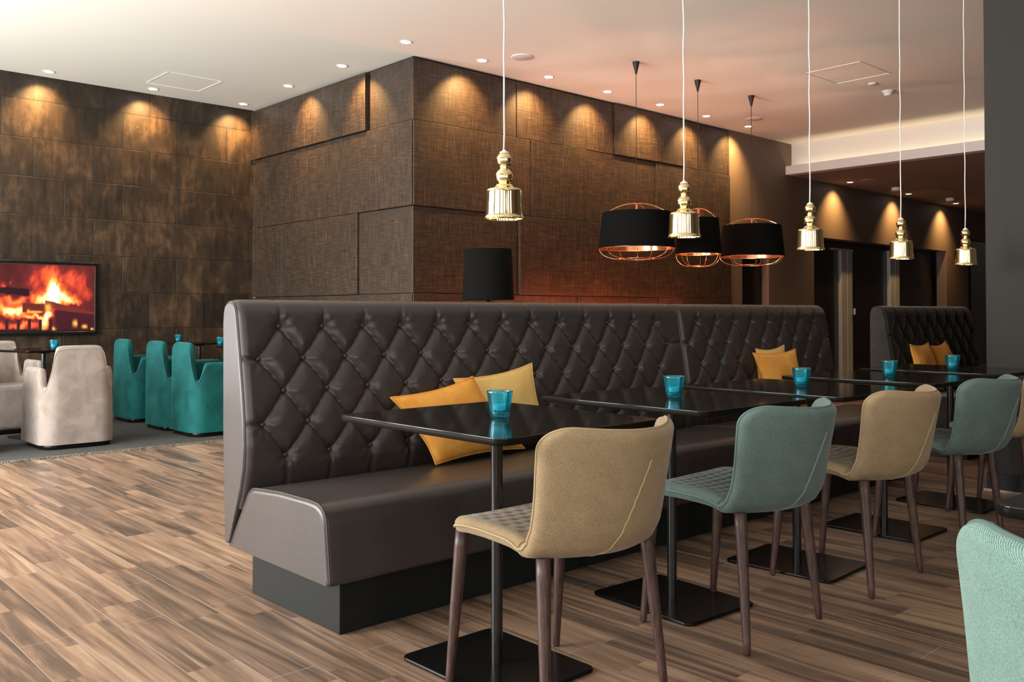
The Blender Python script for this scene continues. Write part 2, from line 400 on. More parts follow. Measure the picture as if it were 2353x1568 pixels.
# ceiling fittings
def disc(name, x, y, z, r, h, label, cat, mat='white_plastic'):
    o = MB().lathe([(r, 0), (r, -h * .6), (r * .93, -h), (.001, -h)], 32).build(name, M[mat]); o.location = (x, y, z); return tag(o, label, cat)
disc('ceiling_speaker', 5.80, 6.16, CZ, .105, .008, 'round white ceiling speaker beside the nearest brass pendant cord', 'speaker')
disc('ceiling_speaker', 9.78, 6.20, CZ, .105, .008, 'round white ceiling speaker behind the right black lamp cord', 'speaker')
disc('ceiling_speaker', 12.88, 6.25, 3.0, .11, .008, 'flat round speaker in the low brown corridor ceiling', 'speaker', 'low_ceiling')
disc('ceiling_sensor', 9.18, 4.40, CZ, .045, .015, 'small round pale sensor on the ceiling beside the smoke detector', 'sensor')
r = thing('smoke_detector', 'white smoke detector on the ceiling beside the fourth brass pendant cord', 'smoke detector', (9.62, 4.44, CZ))
MB().lathe([(.062, 0), (.062, -.018), (.05, -.024), (.001, -.024)], 28).build('mount', M['white_plastic'], r)
MB().lathe([(.045, -.024), (.045, -.045), (.03, -.055), (.001, -.055)], 28).build('sensor_head', M['white_plastic'], r)
disc('smoke_detector', 13.96, 6.33, 3.0, .07, .05, 'small white detector on the low ceiling, nearer of two', 'smoke detector')
disc('smoke_detector', 15.94, 6.30, 3.0, .07, .05, 'small white detector on the low ceiling, farther of two', 'smoke detector')
def hatch(x0, y0, x1, y1, z, label, mat, cat='hatch', name='ceiling_hatch'):
    o = MB(); g = .004
    for a in ((x0, y0, x1, y0 + g), (x0, y1 - g, x1, y1), (x0, y0, x0 + g, y1), (x1 - g, y0, x1, y1)): o.box(a[0], a[1], z - .004, a[2], a[3], z)
    return tag(o.build(name, mat), label, cat)
edge = simple('white hatch rim', (.88, .87, .82), .6)
hatch(3.56, 8.90, 4.12, 9.48, CZ, 'square access hatch in the ceiling near the stone wall downlights', edge)
hatch(8.28, 4.09, 8.91, 4.66, CZ, 'square access hatch in the ceiling above the third brass pendant', edge)
vt = hatch(14.5, 5.85, 15.1, 6.40, 3.0, 'square air vent in the low brown corridor ceiling', M['recess'], 'vent', 'air_vent')

# ------------------------------------------------------------------ banquettes
PROF = [(3.165, .33), (3.135, .40), (3.112, .48), (3.105, .56), (3.112, .66), (3.126, .76), (3.143, .86), (3.160, .96), (3.172, 1.03),
        (3.178, 1.055), (3.188, 1.075), (3.204, 1.088), (3.226, 1.094), (3.25, 1.091), (3.268, 1.078), (3.276, 1.055), (3.28, 1.02)]
def resample(P, step):
    P = [np.array(p, float) for p in P]; d = [0]
    for a, b in zip(P, P[1:]): d.append(d[-1] + np.linalg.norm(b - a))
    n = int(round(d[-1] / step)) + 1; q = np.linspace(0, d[-1], n); A = np.array(P)
    return np.stack([np.interp(q, d, A[:, 0]), np.interp(q, d, A[:, 1])], 1)
ZR = [1.0, .878, .757, .636, .515]
def make_banquette(L, n1, x1, label, seg):
    r = thing('tufted_banquette', label, 'banquette', (0, 0, 0), 0, None)
    DX = .19
    rows = [[x1 + DX * k for k in range(n1)] if i % 2 == 0 else [x1 - DX / 2 + DX * k for k in range(n1 + 1)] for i in range(5)]
    B = [(x, ZR[i]) for i in range(5) for x in rows[i]]
    segs = []
    for i in range(4):
        for x in rows[i]:
            for xx in rows[i + 1]:
                if abs(abs(xx - x) - DX / 2) < .01: segs.append((x, ZR[i], xx, ZR[i + 1]))
    for x in rows[0]: segs.append((x, ZR[0], x + .006, 1.10))
    for x in rows[4]: segs.append((x, ZR[4], x + .004, .30))
    for i in (1, 3):
        segs.append((rows[i][0], ZR[i], -.1, ZR[i] + .004)); segs.append((rows[i][-1], ZR[i], L + .1, ZR[i] + .004))
    pr = resample(PROF, .0075 if seg else .012); nx = int(L / (.0075 if seg else .012))
    xs = np.linspace(0, L, nx + 1); Xg, Zg = np.meshgrid(xs, pr[:, 1])
    top = np.argmax(pr[:, 1]); Zl = Zg.copy(); Zl[top:, :] = 1.094 + (np.arange(len(pr) - top) * .0075)[:, None]
    D = np.full(Xg.shape, 1.)
    for a, b, c2, d in segs:
        vx, vz = c2 - a, d - b; tt = np.clip(((Xg - a) * vx + (Zl - b) * vz) / (vx * vx + vz * vz), 0, 1)
        D = np.minimum(D, np.hypot(Xg - a - tt * vx, Zl - b - tt * vz) * (1. if abs(vx) > .05 and abs(vz) > .05 else 2.6) + (0 if abs(vx) > .05 and abs(vz) > .05 else .010 * np.minimum(np.hypot(Xg - a, Zl - b) / .05, 1)))
    DB = np.full(Xg.shape, 1.); TH = np.zeros(Xg.shape)
    for x, z in B:
        q = np.hypot(Xg - x, Zl - z); m = q < DB; DB = np.where(m, q, DB); TH = np.where(m, np.arctan2(Zl - z, Xg - x) * 7 + x * 40 + z * 17, TH)
    e = np.minimum(D / .064, 1); e2 = np.minimum(D / .012, 1); puff = .027 * np.sqrt(e * (2 - e)) + .005 * np.sqrt(e2 * (2 - e2))
    puff -= .013 * np.exp(-(DB / .024) ** 2)
    puff += .0018 * np.cos(TH) * np.exp(-((DB - .042) / .018) ** 2)
    fade = np.clip((1.105 - Zl) / .06, 0, 1); puff = puff * fade + .015 * (1 - fade) * 1.2
    ex = np.minimum(Xg, L - Xg); en = np.minimum(ex / .03, 1); edge_r = np.sqrt(np.clip(en * (2 - en), 0, 1))
    disp = (puff - .012) * edge_r - .012 * (1 - edge_r)
    T = np.gradient(pr, axis=0); T /= np.linalg.norm(T, axis=1)[:, None]; N = np.stack([-T[:, 1], T[:, 0]], 1)
    Yp = pr[:, 0][:, None] + N[:, 0][:, None] * disp; Zp = pr[:, 1][:, None] + N[:, 1][:, None] * disp
    G = [[(Xg[i, j], Yp[i, j], Zp[i, j]) for j in range(nx + 1)] for i in range(len(pr))]
    MB().grid(G).build('backrest', M['leather'], r)
    # end panels of the back
    outl = [(3.165, .33)] + PROF[1:] + [(3.28, .6), (3.255, .19), (3.225, .19), (3.19, .27)]
    for xe, s in ((0, 1), (L, -1)):
        cy, cz = 3.2, .7; G = []
        for dx, k in ((.004, 0.0), (.0, .004), (-.006 * s * s, .012)):
            pass
        ring = []
        for ins, dx in ((-.004, .018), (-.005, .008), (-.001, .0), (.008, -.004)):
            row = []
            for (y, z) in outl:
                d = Vector((y - 3.2, (z - .7) * .35)); d = d.normalized() if d.length else d
                row.append((xe + s * dx, y - d.x * ins, z - d.y * ins))
            ring.append(row)
        mb = MB(); base = 0; mb.grid(ring, close_v=True); n = len(outl)
        mb.f.append(tuple(3 * n + i for i in range(n))); mb.sm.append(False)
        mb.build('side_panel', M['leather_end'], r)
        mb = MB(); mb.tube([(xe + s * .004, y, z) for y, z in resample(outl[:16], .02)], .0035, 6); mb.build('piping', M['leather_piping'], r)
    MB().box(.01, 3.20, .19, L - .01, 3.262, 1.02).build('back_shell', M['leather'], r)
    # seat block with rounded front and piping on the end
    P2 = [(3.235, .18), (3.10, .372), (3.085, .395), (3.06, .413), (3.03, .42), (2.85, .432), (2.66, .434), (2.60, .431), (2.572, .42), (2.553, .40), (2.545, .37), (2.535, .29), (2.522, .18)]
    rr = []
    for xe, ins in ((0, .012), (.0, .0), (.006, -.003)):
        pass
    ys = resample(P2, .012); G = []
    cx0 = np.array([2.87, .30])
    for x, ins in ((0., .018), (-.004 + .004, .008), (.006, .002), (.016, .0), (L - .016, .0), (L - .006, .002), (L, .008), (L, .018)):
        G.append([(x, p[0] + (2.87 - p[0]) * ins * 3, max(p[1] - ins * .9 * (p[1] > .2), .18)) for p in ys])
    mb = MB().grid(G); n = len(ys)
    mb.f.append(tuple(range(n))); mb.sm.append(False); mb.f.append(tuple(7 * n + i for i in reversed(range(n)))); mb.sm.append(False)
    for a in range(7): mb.f.append((a * n, a * n + n - 1, (a + 1) * n + n - 1, (a + 1) * n)); mb.sm.append(False)
    st = mb.build('seat', M['leather'], r)
    for x in (.007, L - .007):
        MB().tube([(x, p[0] + (2.87 - p[0]) * .006, p[1] + .0005) for p in ys], .0032, 6).build('piping', M['leather_piping'], st)
    MB().box(.07 if L > 2 else .0, 2.57, 0, L, 3.18, .182).build('plinth', M['plinth'], r, .003)
    bm = MB().lathe([(.0005, -.009), (.005, -.0083), (.0085, -.0055), (.0102, -.001), (.0102, .004)], 16)
    b0 = None
    for i in range(5):
        y = float(np.interp(ZR[i], [p[1] for p in PROF[:10]], [p[0] for p in PROF[:10]])) + .012 + .012
        for x in rows[i]:
            if b0 is None:
                b0 = bm.build('button', M['button'], r); o = b0
            else: o = b0.copy(); link(o, r)
            o.location = (x, y - .016, ZR[i]); o.rotation_euler = (-PI / 2, 0, 0)
    return r
bq = make_banquette(2.66, 13, .17, 'long dark brown leather banquette with button-tufted back, nearest the camera', True); bq.location = (1.53, 0, 0)
bq2 = make_banquette(1.67, 8, .17, 'shorter tufted leather banquette joined to the right end of the long one', True); bq2.location = (4.20, 0, 0)
bq3 = copy_tree(bq2); bq3.location = (6.77, 0, 0); bq3['label'] = 'dark tufted banquette standing apart farther back, beside the right pillar wall'
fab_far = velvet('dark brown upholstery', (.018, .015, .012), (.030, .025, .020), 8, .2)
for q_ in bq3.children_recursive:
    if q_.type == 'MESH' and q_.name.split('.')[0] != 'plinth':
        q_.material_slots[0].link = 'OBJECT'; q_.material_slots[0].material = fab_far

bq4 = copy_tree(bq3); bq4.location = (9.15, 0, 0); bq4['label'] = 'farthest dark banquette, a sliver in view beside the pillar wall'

# ------------------------------------------------------------------ pillows
def pillow(corners, T, mat, label, bow=.10, sd=0):
    TL, TR, BR, BL = [Vector(c) for c in corners]; rnd = random.Random(sd); N = 36
    nrm = (TR - TL).cross(BL - TL).normalized()
    w1, w2, w3 = [rnd.uniform(0, 6) for _ in range(3)]
    front, back = [], []
    for i in range(N + 1):
        fr, bk = [], []
        for j in range(N + 1):
            u = j / N; v = i / N; a = 2 * u - 1; b = 2 * v - 1
            uu = .5 + .5 * a * (1 - bow * (1 - b * b)); vv = .5 + .5 * b * (1 - bow * (1 - a * a))
            p = TL.lerp(TR, uu).lerp(BL.lerp(BR, uu), vv)
            h = T * ((1 - a ** 4) * (1 - b ** 4)) ** .55 * (.62 + .38 * (1 - a * a) * (1 - b * b))
            wr = .012 * math.sin(9 * u + 5 * v + w1) * math.sin(7 * v - 4 * u + w2) * (1 - a ** 6) * (1 - b ** 6)
            wr += .004 * math.sin(23 * (u + v * .4) + w3) * (abs(a) * (1 - a ** 6)) * (1 - b ** 6)
            fr.append(p + nrm * (h + wr)); bk.append(p - nrm * (h * .8 - wr * .3))
        front.append(fr); back.append(bk)
    r = thing('pillow', label, 'pillow', tuple((TL + TR + BR + BL) / 4 - Vector((0, 0, .0))), 0, None); c0 = r.location.copy()
    sh = lambda G: [[q - c0 for q in row] for row in G]
    mb = MB(); mb.grid(sh(front)); mb.grid(sh(back), flip=True); mb.build('cover', mat, r, fix=False)
    e = [front[0][j] for j in range(N)] + [front[i][N] for i in range(N)] + [front[N][N - j] for j in range(N)] + [front[N - i][0] for i in range(N)]
    MB().tube([q - c0 for q in e], .0035, 6, closed=True).build('seam', mat, r)
    return r
PIL = [
 (((2.09, 2.985, .715), (2.545, 3.02, .775), (2.84, 3.0, .435), (2.275, 2.93, .435)), .085, 'orange', 'orange velvet pillow leaning in front, behind the nearest table'),
 (((2.48, 3.07, .765), (2.945, 3.065, .815), (3.04, 3.03, .44), (2.58, 3.03, .44)), .04, 'yellow', 'pale yellow velvet pillow against the long banquette, behind the orange one'),
 (((4.64, 2.96, .815), (5.13, 2.97, .825), (5.16, 2.90, .44), (4.74, 2.88, .44)), .07, 'orange', 'bright orange velvet pillow on the second banquette, in front of a yellow one'),
 (((4.87, 3.085, .83), (5.20, 3.09, .845), (5.24, 3.06, .46), (4.86, 3.06, .46)), .035, 'yellow', 'yellow velvet pillow mostly hidden behind the orange one on the second banquette'),
 (((6.92, 3.04, .81), (7.27, 3.05, .815), (7.36, 2.97, .44), (6.95, 2.95, .44)), .065, 'orange', 'dark orange velvet pillow on the far banquette, left of two'),
 (((7.32, 3.05, .79), (7.62, 3.06, .82), (7.82, 2.98, .44), (7.42, 2.97, .44)), .065, 'orange', 'dark orange velvet pillow on the far banquette, right of two'),
]
for i, (c, T, m, l) in enumerate(PIL): pillow(c, T, M[m], l, .11, i)

# ------------------------------------------------------------------ tables and candles
def make_table(label, x, y, rz=0., bz=0., w=.64, d=.75, group='black tables in the row'):
    r = thing('square_table', label, 'table', (x, y, 0), 0, group)
    def part(name, mb, mat, a, bev=0):
        o = mb.build(name, mat, r, bev); o.rotation_euler = (0, 0, a); return o
    tt_ = part('tabletop', disc_slab(MB(), rrect(-w / 2 + .0015, -d / 2 + .0015, w / 2 - .0015, d / 2 - .0015, .03), .734, .74, .0012), M['tabletop'], rz)
    disc_slab(MB(), rrect(-w / 2, -d / 2, w / 2, d / 2, .03), .721, .7385, .003).build('edge_band', M['edge'], tt_)
    mb = MB().lathe([(.0175, .012), (.0175, .70)], 24); mb.lathe([(.018, .70), (.05, .705), (.05, .721)], 24); part('pole', mb, M['pole'], 0)
    part('base_plate', disc_slab(MB(), rrect(-.185, -.235, .185, .235, .03), 0, .012, .004), M['base'], bz)
    return r
TX = [1.81, 2.69, 3.46, 4.34, 5.19]
ORD = ['nearest table of the banquette row', 'second table of the banquette row', 'third table of the banquette row', 'fourth table of the banquette row', 'farthest table of the banquette row']
for i, (x, rz, bz) in enumerate(zip(TX, (.0, .0, .0, .02, 0), (0, -.06, .05, 0, 0))):
    make_table('square black gloss table on a single black pole, ' + ORD[i], x, (2.035, 2.06, 2.0, 2.04, 2.06)[i], rz, bz)
cprot = None
def candle(x, y, z, label, group):
    global cprot
    if cprot is None:
        r = thing('candle_holder', label, 'candle holder', (x, y, z), 0, group)
        MB().lathe([(.001, .0), (.024, .0), (.027, .003), (.029, .012), (.0385, .074), (.040, .079), (.0385, .080), (.037, .077), (.0285, .026), (.026, .018), (.001, .016)], 36).build('glass', M['blue_glass'], r)
        c = MB().lathe([(.001, .0165), (.0235, .0165), (.0235, .038), (.021, .040), (.001, .039)], 28).build('tealight', M['wax'], r)
        MB().tube([(0, 0, .039), (.001, 0, .047)], .0008, 6).build('wick', M['black_cord'], c)
        cprot = r
    else:
        r = copy_tree(cprot); r.location = (x, y, z); r['label'] = label; r['group'] = group
for i, (x, y) in enumerate(((1.80, 2.01), (2.68, 2.04), (3.46, 1.975), (4.29, 1.985), (5.10, 2.01))):
    candle(x, y, .74, 'blue glass tealight holder on the ' + ORD[i].replace(' of the banquette row', ''), 'candle holders along the banquette row')

# ------------------------------------------------------------------ dining chairs
def make_chair(label, fab, pip, thr, loc, rz=0., group='upholstered chairs facing the banquette'):
    r = thing('dining_chair', label, 'chair', loc, rz, group)
    P = [(.200, .436), (.190, .445), (.16, .453), (.05, .452), (-.08, .444), (-.18, .436), (-.235, .442), (-.272, .462), (-.292, .495), (-.302, .54), (-.317, .62), (-.331, .69), (-.340, .740), (-.343, .752)]
    pr0 = resample(P, .002); Ls = (len(pr0) - 1) * .002
    ends = [.075 * (1 - math.cos(a_)) for a_ in np.linspace(0, PI / 2, 16)]
    s = np.array(ends[:-1] + list(np.linspace(.075, Ls - .075, 80)) + [Ls - q_ for q_ in reversed(ends[:-1])]); n = len(s)
    pr = np.stack([np.interp(s, np.arange(len(pr0)) * .002, pr0[:, k_]) for k_ in (0, 1)], 1)
    us = np.sin(np.linspace(-PI / 2, PI / 2, 61)) * .35 + np.linspace(-1, 1, 61) * .65
    rc = .068; Th = .019
    rows = []
    for i in range(n):
        si = s[i]; bk = sstep(.22, .52, si)
        wv = .232 + .004 * bk + .012 * sstep(.55, .85, si)
        de = min(si, Ls - si)
        wv -= (rc - math.sqrt(max(rc * rc - (rc - de) ** 2, 0))) * 1. if de < rc else 0
        rows.append((wv, bk, de))
    Pm = np.zeros((n, 61, 3)); E = np.zeros((n, 61))
    for i in range(n):
        wv, bk, de = rows[i]
        for j, u in enumerate(us):
            c = (.155 * bk) * abs(u * wv / .247) ** 2.0
            z = pr[i, 1] + .012 * (1 - bk) * u * u * sstep(0, .1, s[i]) + .017 * bk * sstep(.5, .75, s[i]) * abs(u * wv / .247) ** 2
            Pm[i, j] = (wv * u, pr[i, 0] + c, z); E[i, j] = min(de, wv * (1 - abs(u)))
    du = np.gradient(Pm, axis=1); dv = np.gradient(Pm, axis=0) + 1e-9; N = np.cross(du, dv); N /= np.maximum(np.linalg.norm(N, axis=2), 1e-9)[..., None]
    if N[n // 4, 30, 2] < 0: N = -N
    e = np.clip(E / .022, 0, 1); t = Th * np.sqrt(e * (2 - e))
    # quilting stitches of the seat
    q = np.zeros((n, 61))
    for a in range(7):
        for b in range(-4, 5):
            sx = .055 + a * .038; ux = (b + (.5 if a % 2 else 0)) * .046
            if abs(ux) > .19: continue
            q += np.exp(-(((Pm[..., 0] - ux) / .011) ** 2 + ((s[:, None] - sx) / .006) ** 2))
    Tp = t + .004 * e - .0065 * np.clip(q, 0, 1)
    In = Pm + N * Tp[..., None]; Ou = Pm - N * (t * 1.15)[..., None]
    mb = MB(); mb.grid(In.tolist()); mb.grid(Ou.tolist(), flip=True)
    o = mb.build('seat_shell', fab, r, fix=False)
    loop = [Pm[0, j] for j in range(60)] + [Pm[i, 60] for i in range(n - 1)] + [Pm[n - 1, 60 - j] for j in range(60)] + [Pm[n - 1 - i, 0] for i in range(n - 1)]
    lp = []
    for p in loop:
        if not lp or np.linalg.norm(p - lp[-1]) > .003: lp.append(p)
    MB().tube(lp, .0042, 6, closed=True).build('piping', pip, r)
    # slanting seam on the outside of the back
    pts = []
    for k in range(40):
        f = k / 39; si = Ls - .075 - f * .42; i = int(np.argmin(np.abs(s - si))); u = .01 - .55 * f
        j = int(np.argmin(np.abs(us - u))); jj = min(max(j, 1), 59)
        w = (u - us[jj - 1]) / (us[jj + 1] - us[jj - 1]); p = Ou[i, jj - 1] * (1 - w) + Ou[i, jj + 1] * w
        pts.append(p)
    MB().tube(pts, .0018, 6).build('back_seam', thr, r)
    leg = None
    for sx in (-1, 1):
        for (fx, fy, tx, ty, tz) in ((.235, -.205, .205, -.165, .425), (.215, .205, .20, .165, .437)):
            a = Vector((sx * tx, ty, tz)); b = Vector((sx * fx, fy, 0.0)); pts = [a.lerp(b, f) for f in (0, .1, .5, .9, .985, 1)]
            MB().tube(pts, [.019, .0195, .0165, .0125, .0118, .008], 16).build('leg', M['legwood'], r)
    return r
CY = 1.785
ch = make_chair('beige tweed chair with dark wooden legs at the nearest table', M['beige'], M['piping_beige'], M['thread'], (1.835, CY + .035, 0))
ct = make_chair('grey teal tweed chair with dark wooden legs at the second table', M['teal'], M['piping_teal'], M['thread_teal'], (2.65, CY, 0), .04)
c3 = copy_tree(ch); c3.location = (3.46, CY, 0); c3.rotation_euler.z = .05; c3['label'] = 'beige tweed chair at the third table, between two teal chairs'
c4 = copy_tree(ct); c4.location = (4.35, CY + .005, 0); c4.rotation_euler.z = .03; c4['label'] = 'grey teal tweed chair at the fourth table, between two beige chairs'
c5 = copy_tree(ch); c5.location = (5.18, CY, 0); c5['label'] = 'beige tweed chair at the farthest table, cut by the right edge of the picture'
cf = make_chair('mint green chair in the near right corner, only its back in the picture', M['mint'], M['piping_teal'], M['thread_teal'], (1.575, .29, 0), -PI / 2, 'upholstered chair in the foreground')
make_table('black table corner behind the mint green chair at the right edge', 1.89, .185, 0, 0, .64, .75, 'foreground table')

# ------------------------------------------------------------------ brass pendants
pp = None
for i, (x, z) in enumerate(((1.845, 1.335), (2.745, 1.33), (3.655, 1.325), (4.55, 1.32), (5.37, 1.32))):
    lb = 'polished brass bell pendant on a white cord, ' + ['nearest and largest in view', 'second from the left', 'third of five, right of the black lamps', 'fourth of five, before the steel door jambs', 'farthest and smallest in view'][i]
    if pp is None:
        r = thing('pendant_lamp', lb, 'pendant lamp', (x, 2.04, z), 0, 'brass pendant lamps over the tables')
        pr = [(.0565, .002), (.0600, .0), (.0612, .001), (.0608, .0035), (.0585, .007), (.0574, .010), (.0572, .013), (.0570, .016), (.0562, .03), (.0552, .05), (.0543, .07), (.0538, .080), (.0536, .084), (.0530, .0875), (.0515, .090), (.049, .0915), (.044, .0928), (.038, .0940), (.033, .0955), (.0285, .0985), (.0255, .102), (.0240, .1055)]
        for k in range(13):
            a = -1.0 + 2.05 * k / 12; pr.append((.0265 * math.cos(a), .129 + .0265 * math.sin(a)))
        pr += [(.0135, .1535), (.0125, .157), (.0145, .160)]
        for k in range(15):
            a = -1.0 + 2.35 * k / 14; pr.append((.0235 * math.cos(a), .180 + .0235 * math.sin(a)))
        pr += [(.001, .2035)]
        sh = MB().lathe(pr, 56).build('lamp_shade', M['brass'], r)
        MB().lathe([(.0565, .002), (.053, .04), (.050, .085), (.03, .094), (.001, .095)], 40).build('inner_lining', M['brass'], sh)
        MB().lathe([(.014, .2), (.0135, .2045), (.006, .208), (.004, .212)], 20).build('cord_cap', M['white_cord'], r)
        MB().tube([(.0012 * math.sin(q * 1.7), .0012 * math.cos(q * 1.3), .21 + (CZ - 1.335 - .21 + .02) * q / 40) for q in range(41)], .0026, 8).build('cord', M['white_cord'], r)
        MB().lathe([(.0005, .0), (.014, .004), (.02, .018), (.014, .032), (.012, .05), (.001, .052)], 20, (0, 0, .028)).build('bulb', M['white_plastic'], r)
        pp = r
    else:
        r = copy_tree(pp); r.location = (x, 2.04, z); r['label'] = lb
    cn = MB().lathe([(.001, -.03), (.03, -.028), (.04, -.01), (.04, 0)], 24).build('canopy', M['white_plastic'], r); cn.location = (0, 0, CZ - z)

# ------------------------------------------------------------------ black drum lamps with copper cage
def cage_lamp(label, x, y, Rb, Rt, z0, z1, ztop, zbot, nr, e):
    r = thing('cage_pendant_lamp', label, 'pendant lamp', (x, y, 0), 0, 'black drum pendant lamps with copper cages')
    s_ = MB().lathe([(Rb, z0), (Rt, z1)], 72); s_.lathe([(Rb, z0), (Rb - .003, z0), (Rt - .003, z1), (Rt, z1)], 72)
    sh = s_.build('lamp_shade', M['shade'], r)
    MB().lathe([(Rb - .004, z0 + .001), (Rt - .004, z1 - .001)], 72).build('copper_lining', M['copper'], sh)
    c = MB()
    for k in range(nr):
        a = 2 * PI * (k + .3) / nr; ca, sa = math.cos(a), math.sin(a)
        c.tube([(Rt * (1 - q) * ca, Rt * (1 - q) * sa, z1 - .004 + (ztop - z1) * (1 - (1 - q) ** 2)) for q in [t_ / 12 for t_ in range(13)]], .0019, 6)
    c.lathe([(.012, ztop - .13), (.012, ztop)], 12, (0, 0, 0), True, True)
    c.build('top_cage', M['copper'], r)
    c = MB(); rr = Rb * .42
    for k in range(nr):
        a = 2 * PI * (k + .3) / nr; ca, sa = math.cos(a), math.sin(a)
        pts = []
        for t_ in range(13):
            q = PI / 2 * t_ / 12; rad = rr + (Rb - .004 - rr) * math.cos(q); pts.append((rad * ca, rad * sa, z0 - (z0 - zbot) * math.sin(q)))
        c.tube(pts, .0021, 6)
    c.tube([(rr * math.cos(2 * PI * k / 40), rr * math.sin(2 * PI * k / 40), zbot) for k in range(40)], .0026, 6, closed=True)
    c.tube([((Rb - .003) * math.cos(2 * PI * k / 64), (Rb - .003) * math.sin(2 * PI * k / 64), z0) for k in range(64)], .0026, 6, closed=True)
    c.build('bottom_cage', M['copper'], r)
    b = MB(); zb = z1 - .17
    b.lathe([(.0005, zb - .05), (.025, zb - .04), (.036, zb - .012), (.03, zb + .02), (.016, zb + .045), (.013, zb + .06)], 20).build('bulb', M['bulb'], r)
    MB().lathe([(.016, zb + .06), (.018, zb + .10), (.012, ztop - .12)], 16).build('lamp_holder', M['copper'], r)
    c = MB()
    for k in range(4):
        a = 2 * PI * k / 4 + .5; c.tube([(.014 * math.cos(a), .014 * math.sin(a), zb + .09), ((Rt - .004) * math.cos(a), (Rt - .004) * math.sin(a), z1 - .012)], .0045, 8)
    c.build('spider', M['copper'], r)
    MB().tube([(0, 0, ztop - .01), (0, 0, CZ - .07)], .003, 8).build('cord', M['black_cord'], r)
    MB().lathe([(.006, CZ - .12), (.012, CZ - .10), (.032, CZ - .015), (.034, CZ)], 24, (0, 0, 0), True).build('canopy', M['black_cord'], r)
    light('cage_lamp_glow', 'POINT', (x, y, zb - .005), e, (1., .75, .58), shadow_soft_size=.014)
cage_lamp('largest black drum lamp with copper cage, left of three', 6.72, 5.55, .365, .325, 1.665, 2.005, 2.10, 1.565, 7, 23)
cage_lamp('smallest black drum lamp with deep copper cage, middle of three', 7.72, 5.56, .235, .205, 1.655, 2.02, 2.13, 1.53, 7, 17)
cage_lamp('black drum lamp with copper cage, right of three', 8.71, 5.56, .35, .315, 1.67, 2.01, 2.095, 1.575, 7, 20)

# floor lamp behind the long banquette
r = thing('floor_lamp', 'black drum floor lamp standing behind the long banquette', 'floor lamp', (5.15, 5.9, 0))
s_ = MB().lathe([(.225, 1.165), (.203, 1.60), (.200, 1.60), (.222, 1.165)], 56); sh = s_.build('lamp_shade', M['shade'], r)
MB().lathe([(.012, .30), (.012, 1.42)], 14, (0, 0, 0), True, True).build('pole', M['pole'], r)
c = MB()
for k in range(3):
    a = 2 * PI * k / 3 + .4; c.tube([(0, 0, 1.42), (.21 * math.cos(a), .21 * math.sin(a), 1.45)], .003, 6)
c.build('shade_spider', M['pole'], r)
for k in range(3):
    a = 2 * PI * k / 3 + .9; MB().tube([(.02 * math.cos(a), .02 * math.sin(a), 1.2), (.24 * math.cos(a), .24 * math.sin(a), 0.0)], .008, 8).build('leg', M['pole'], r)
# added red lamps, unseen behind the banquette, for the red light on the panels
t = NT('red glass'); e_ = t.n('Emission', {0: (1., .14, .04), 'Strength': 6.}); x_ = t.n('BsdfTransparent', {0: (1., .9, .85)})
m_ = t.n('MixShader', {0: .3, 1: x_.outputs[0], 2: e_.outputs[0]}); t.t.links.new(m_.outputs[0], t.out.inputs[0])
r = thing('added_glow_lamp', 'added red glow lamp on a thin stand, unseen behind the banquette', 'lamp', (6.7, 6.50, 0), 0, 'added red lamps behind the banquette')
MB().lathe([(.09, 0), (.09, .02), (.010, .022), (.010, .80), (.001, .80)], 24).build('stand', M['base'], r)
MB().lathe([(.001, .80), (.04, .81), (.055, .86), (.04, .91), (.001, .92)], 24).build('globe', t.m, r)
for k_, (x, e) in enumerate(((6.7, 36), (7.6, 38), (8.7, 24))):
    g_ = r if k_ == 0 else copy_tree(r); g_.location = (x, 6.50, 0)
    light('added_red_glow', 'POINT', (x, 6.50, .86), e, (1., .20, .07), shadow_soft_size=.04)

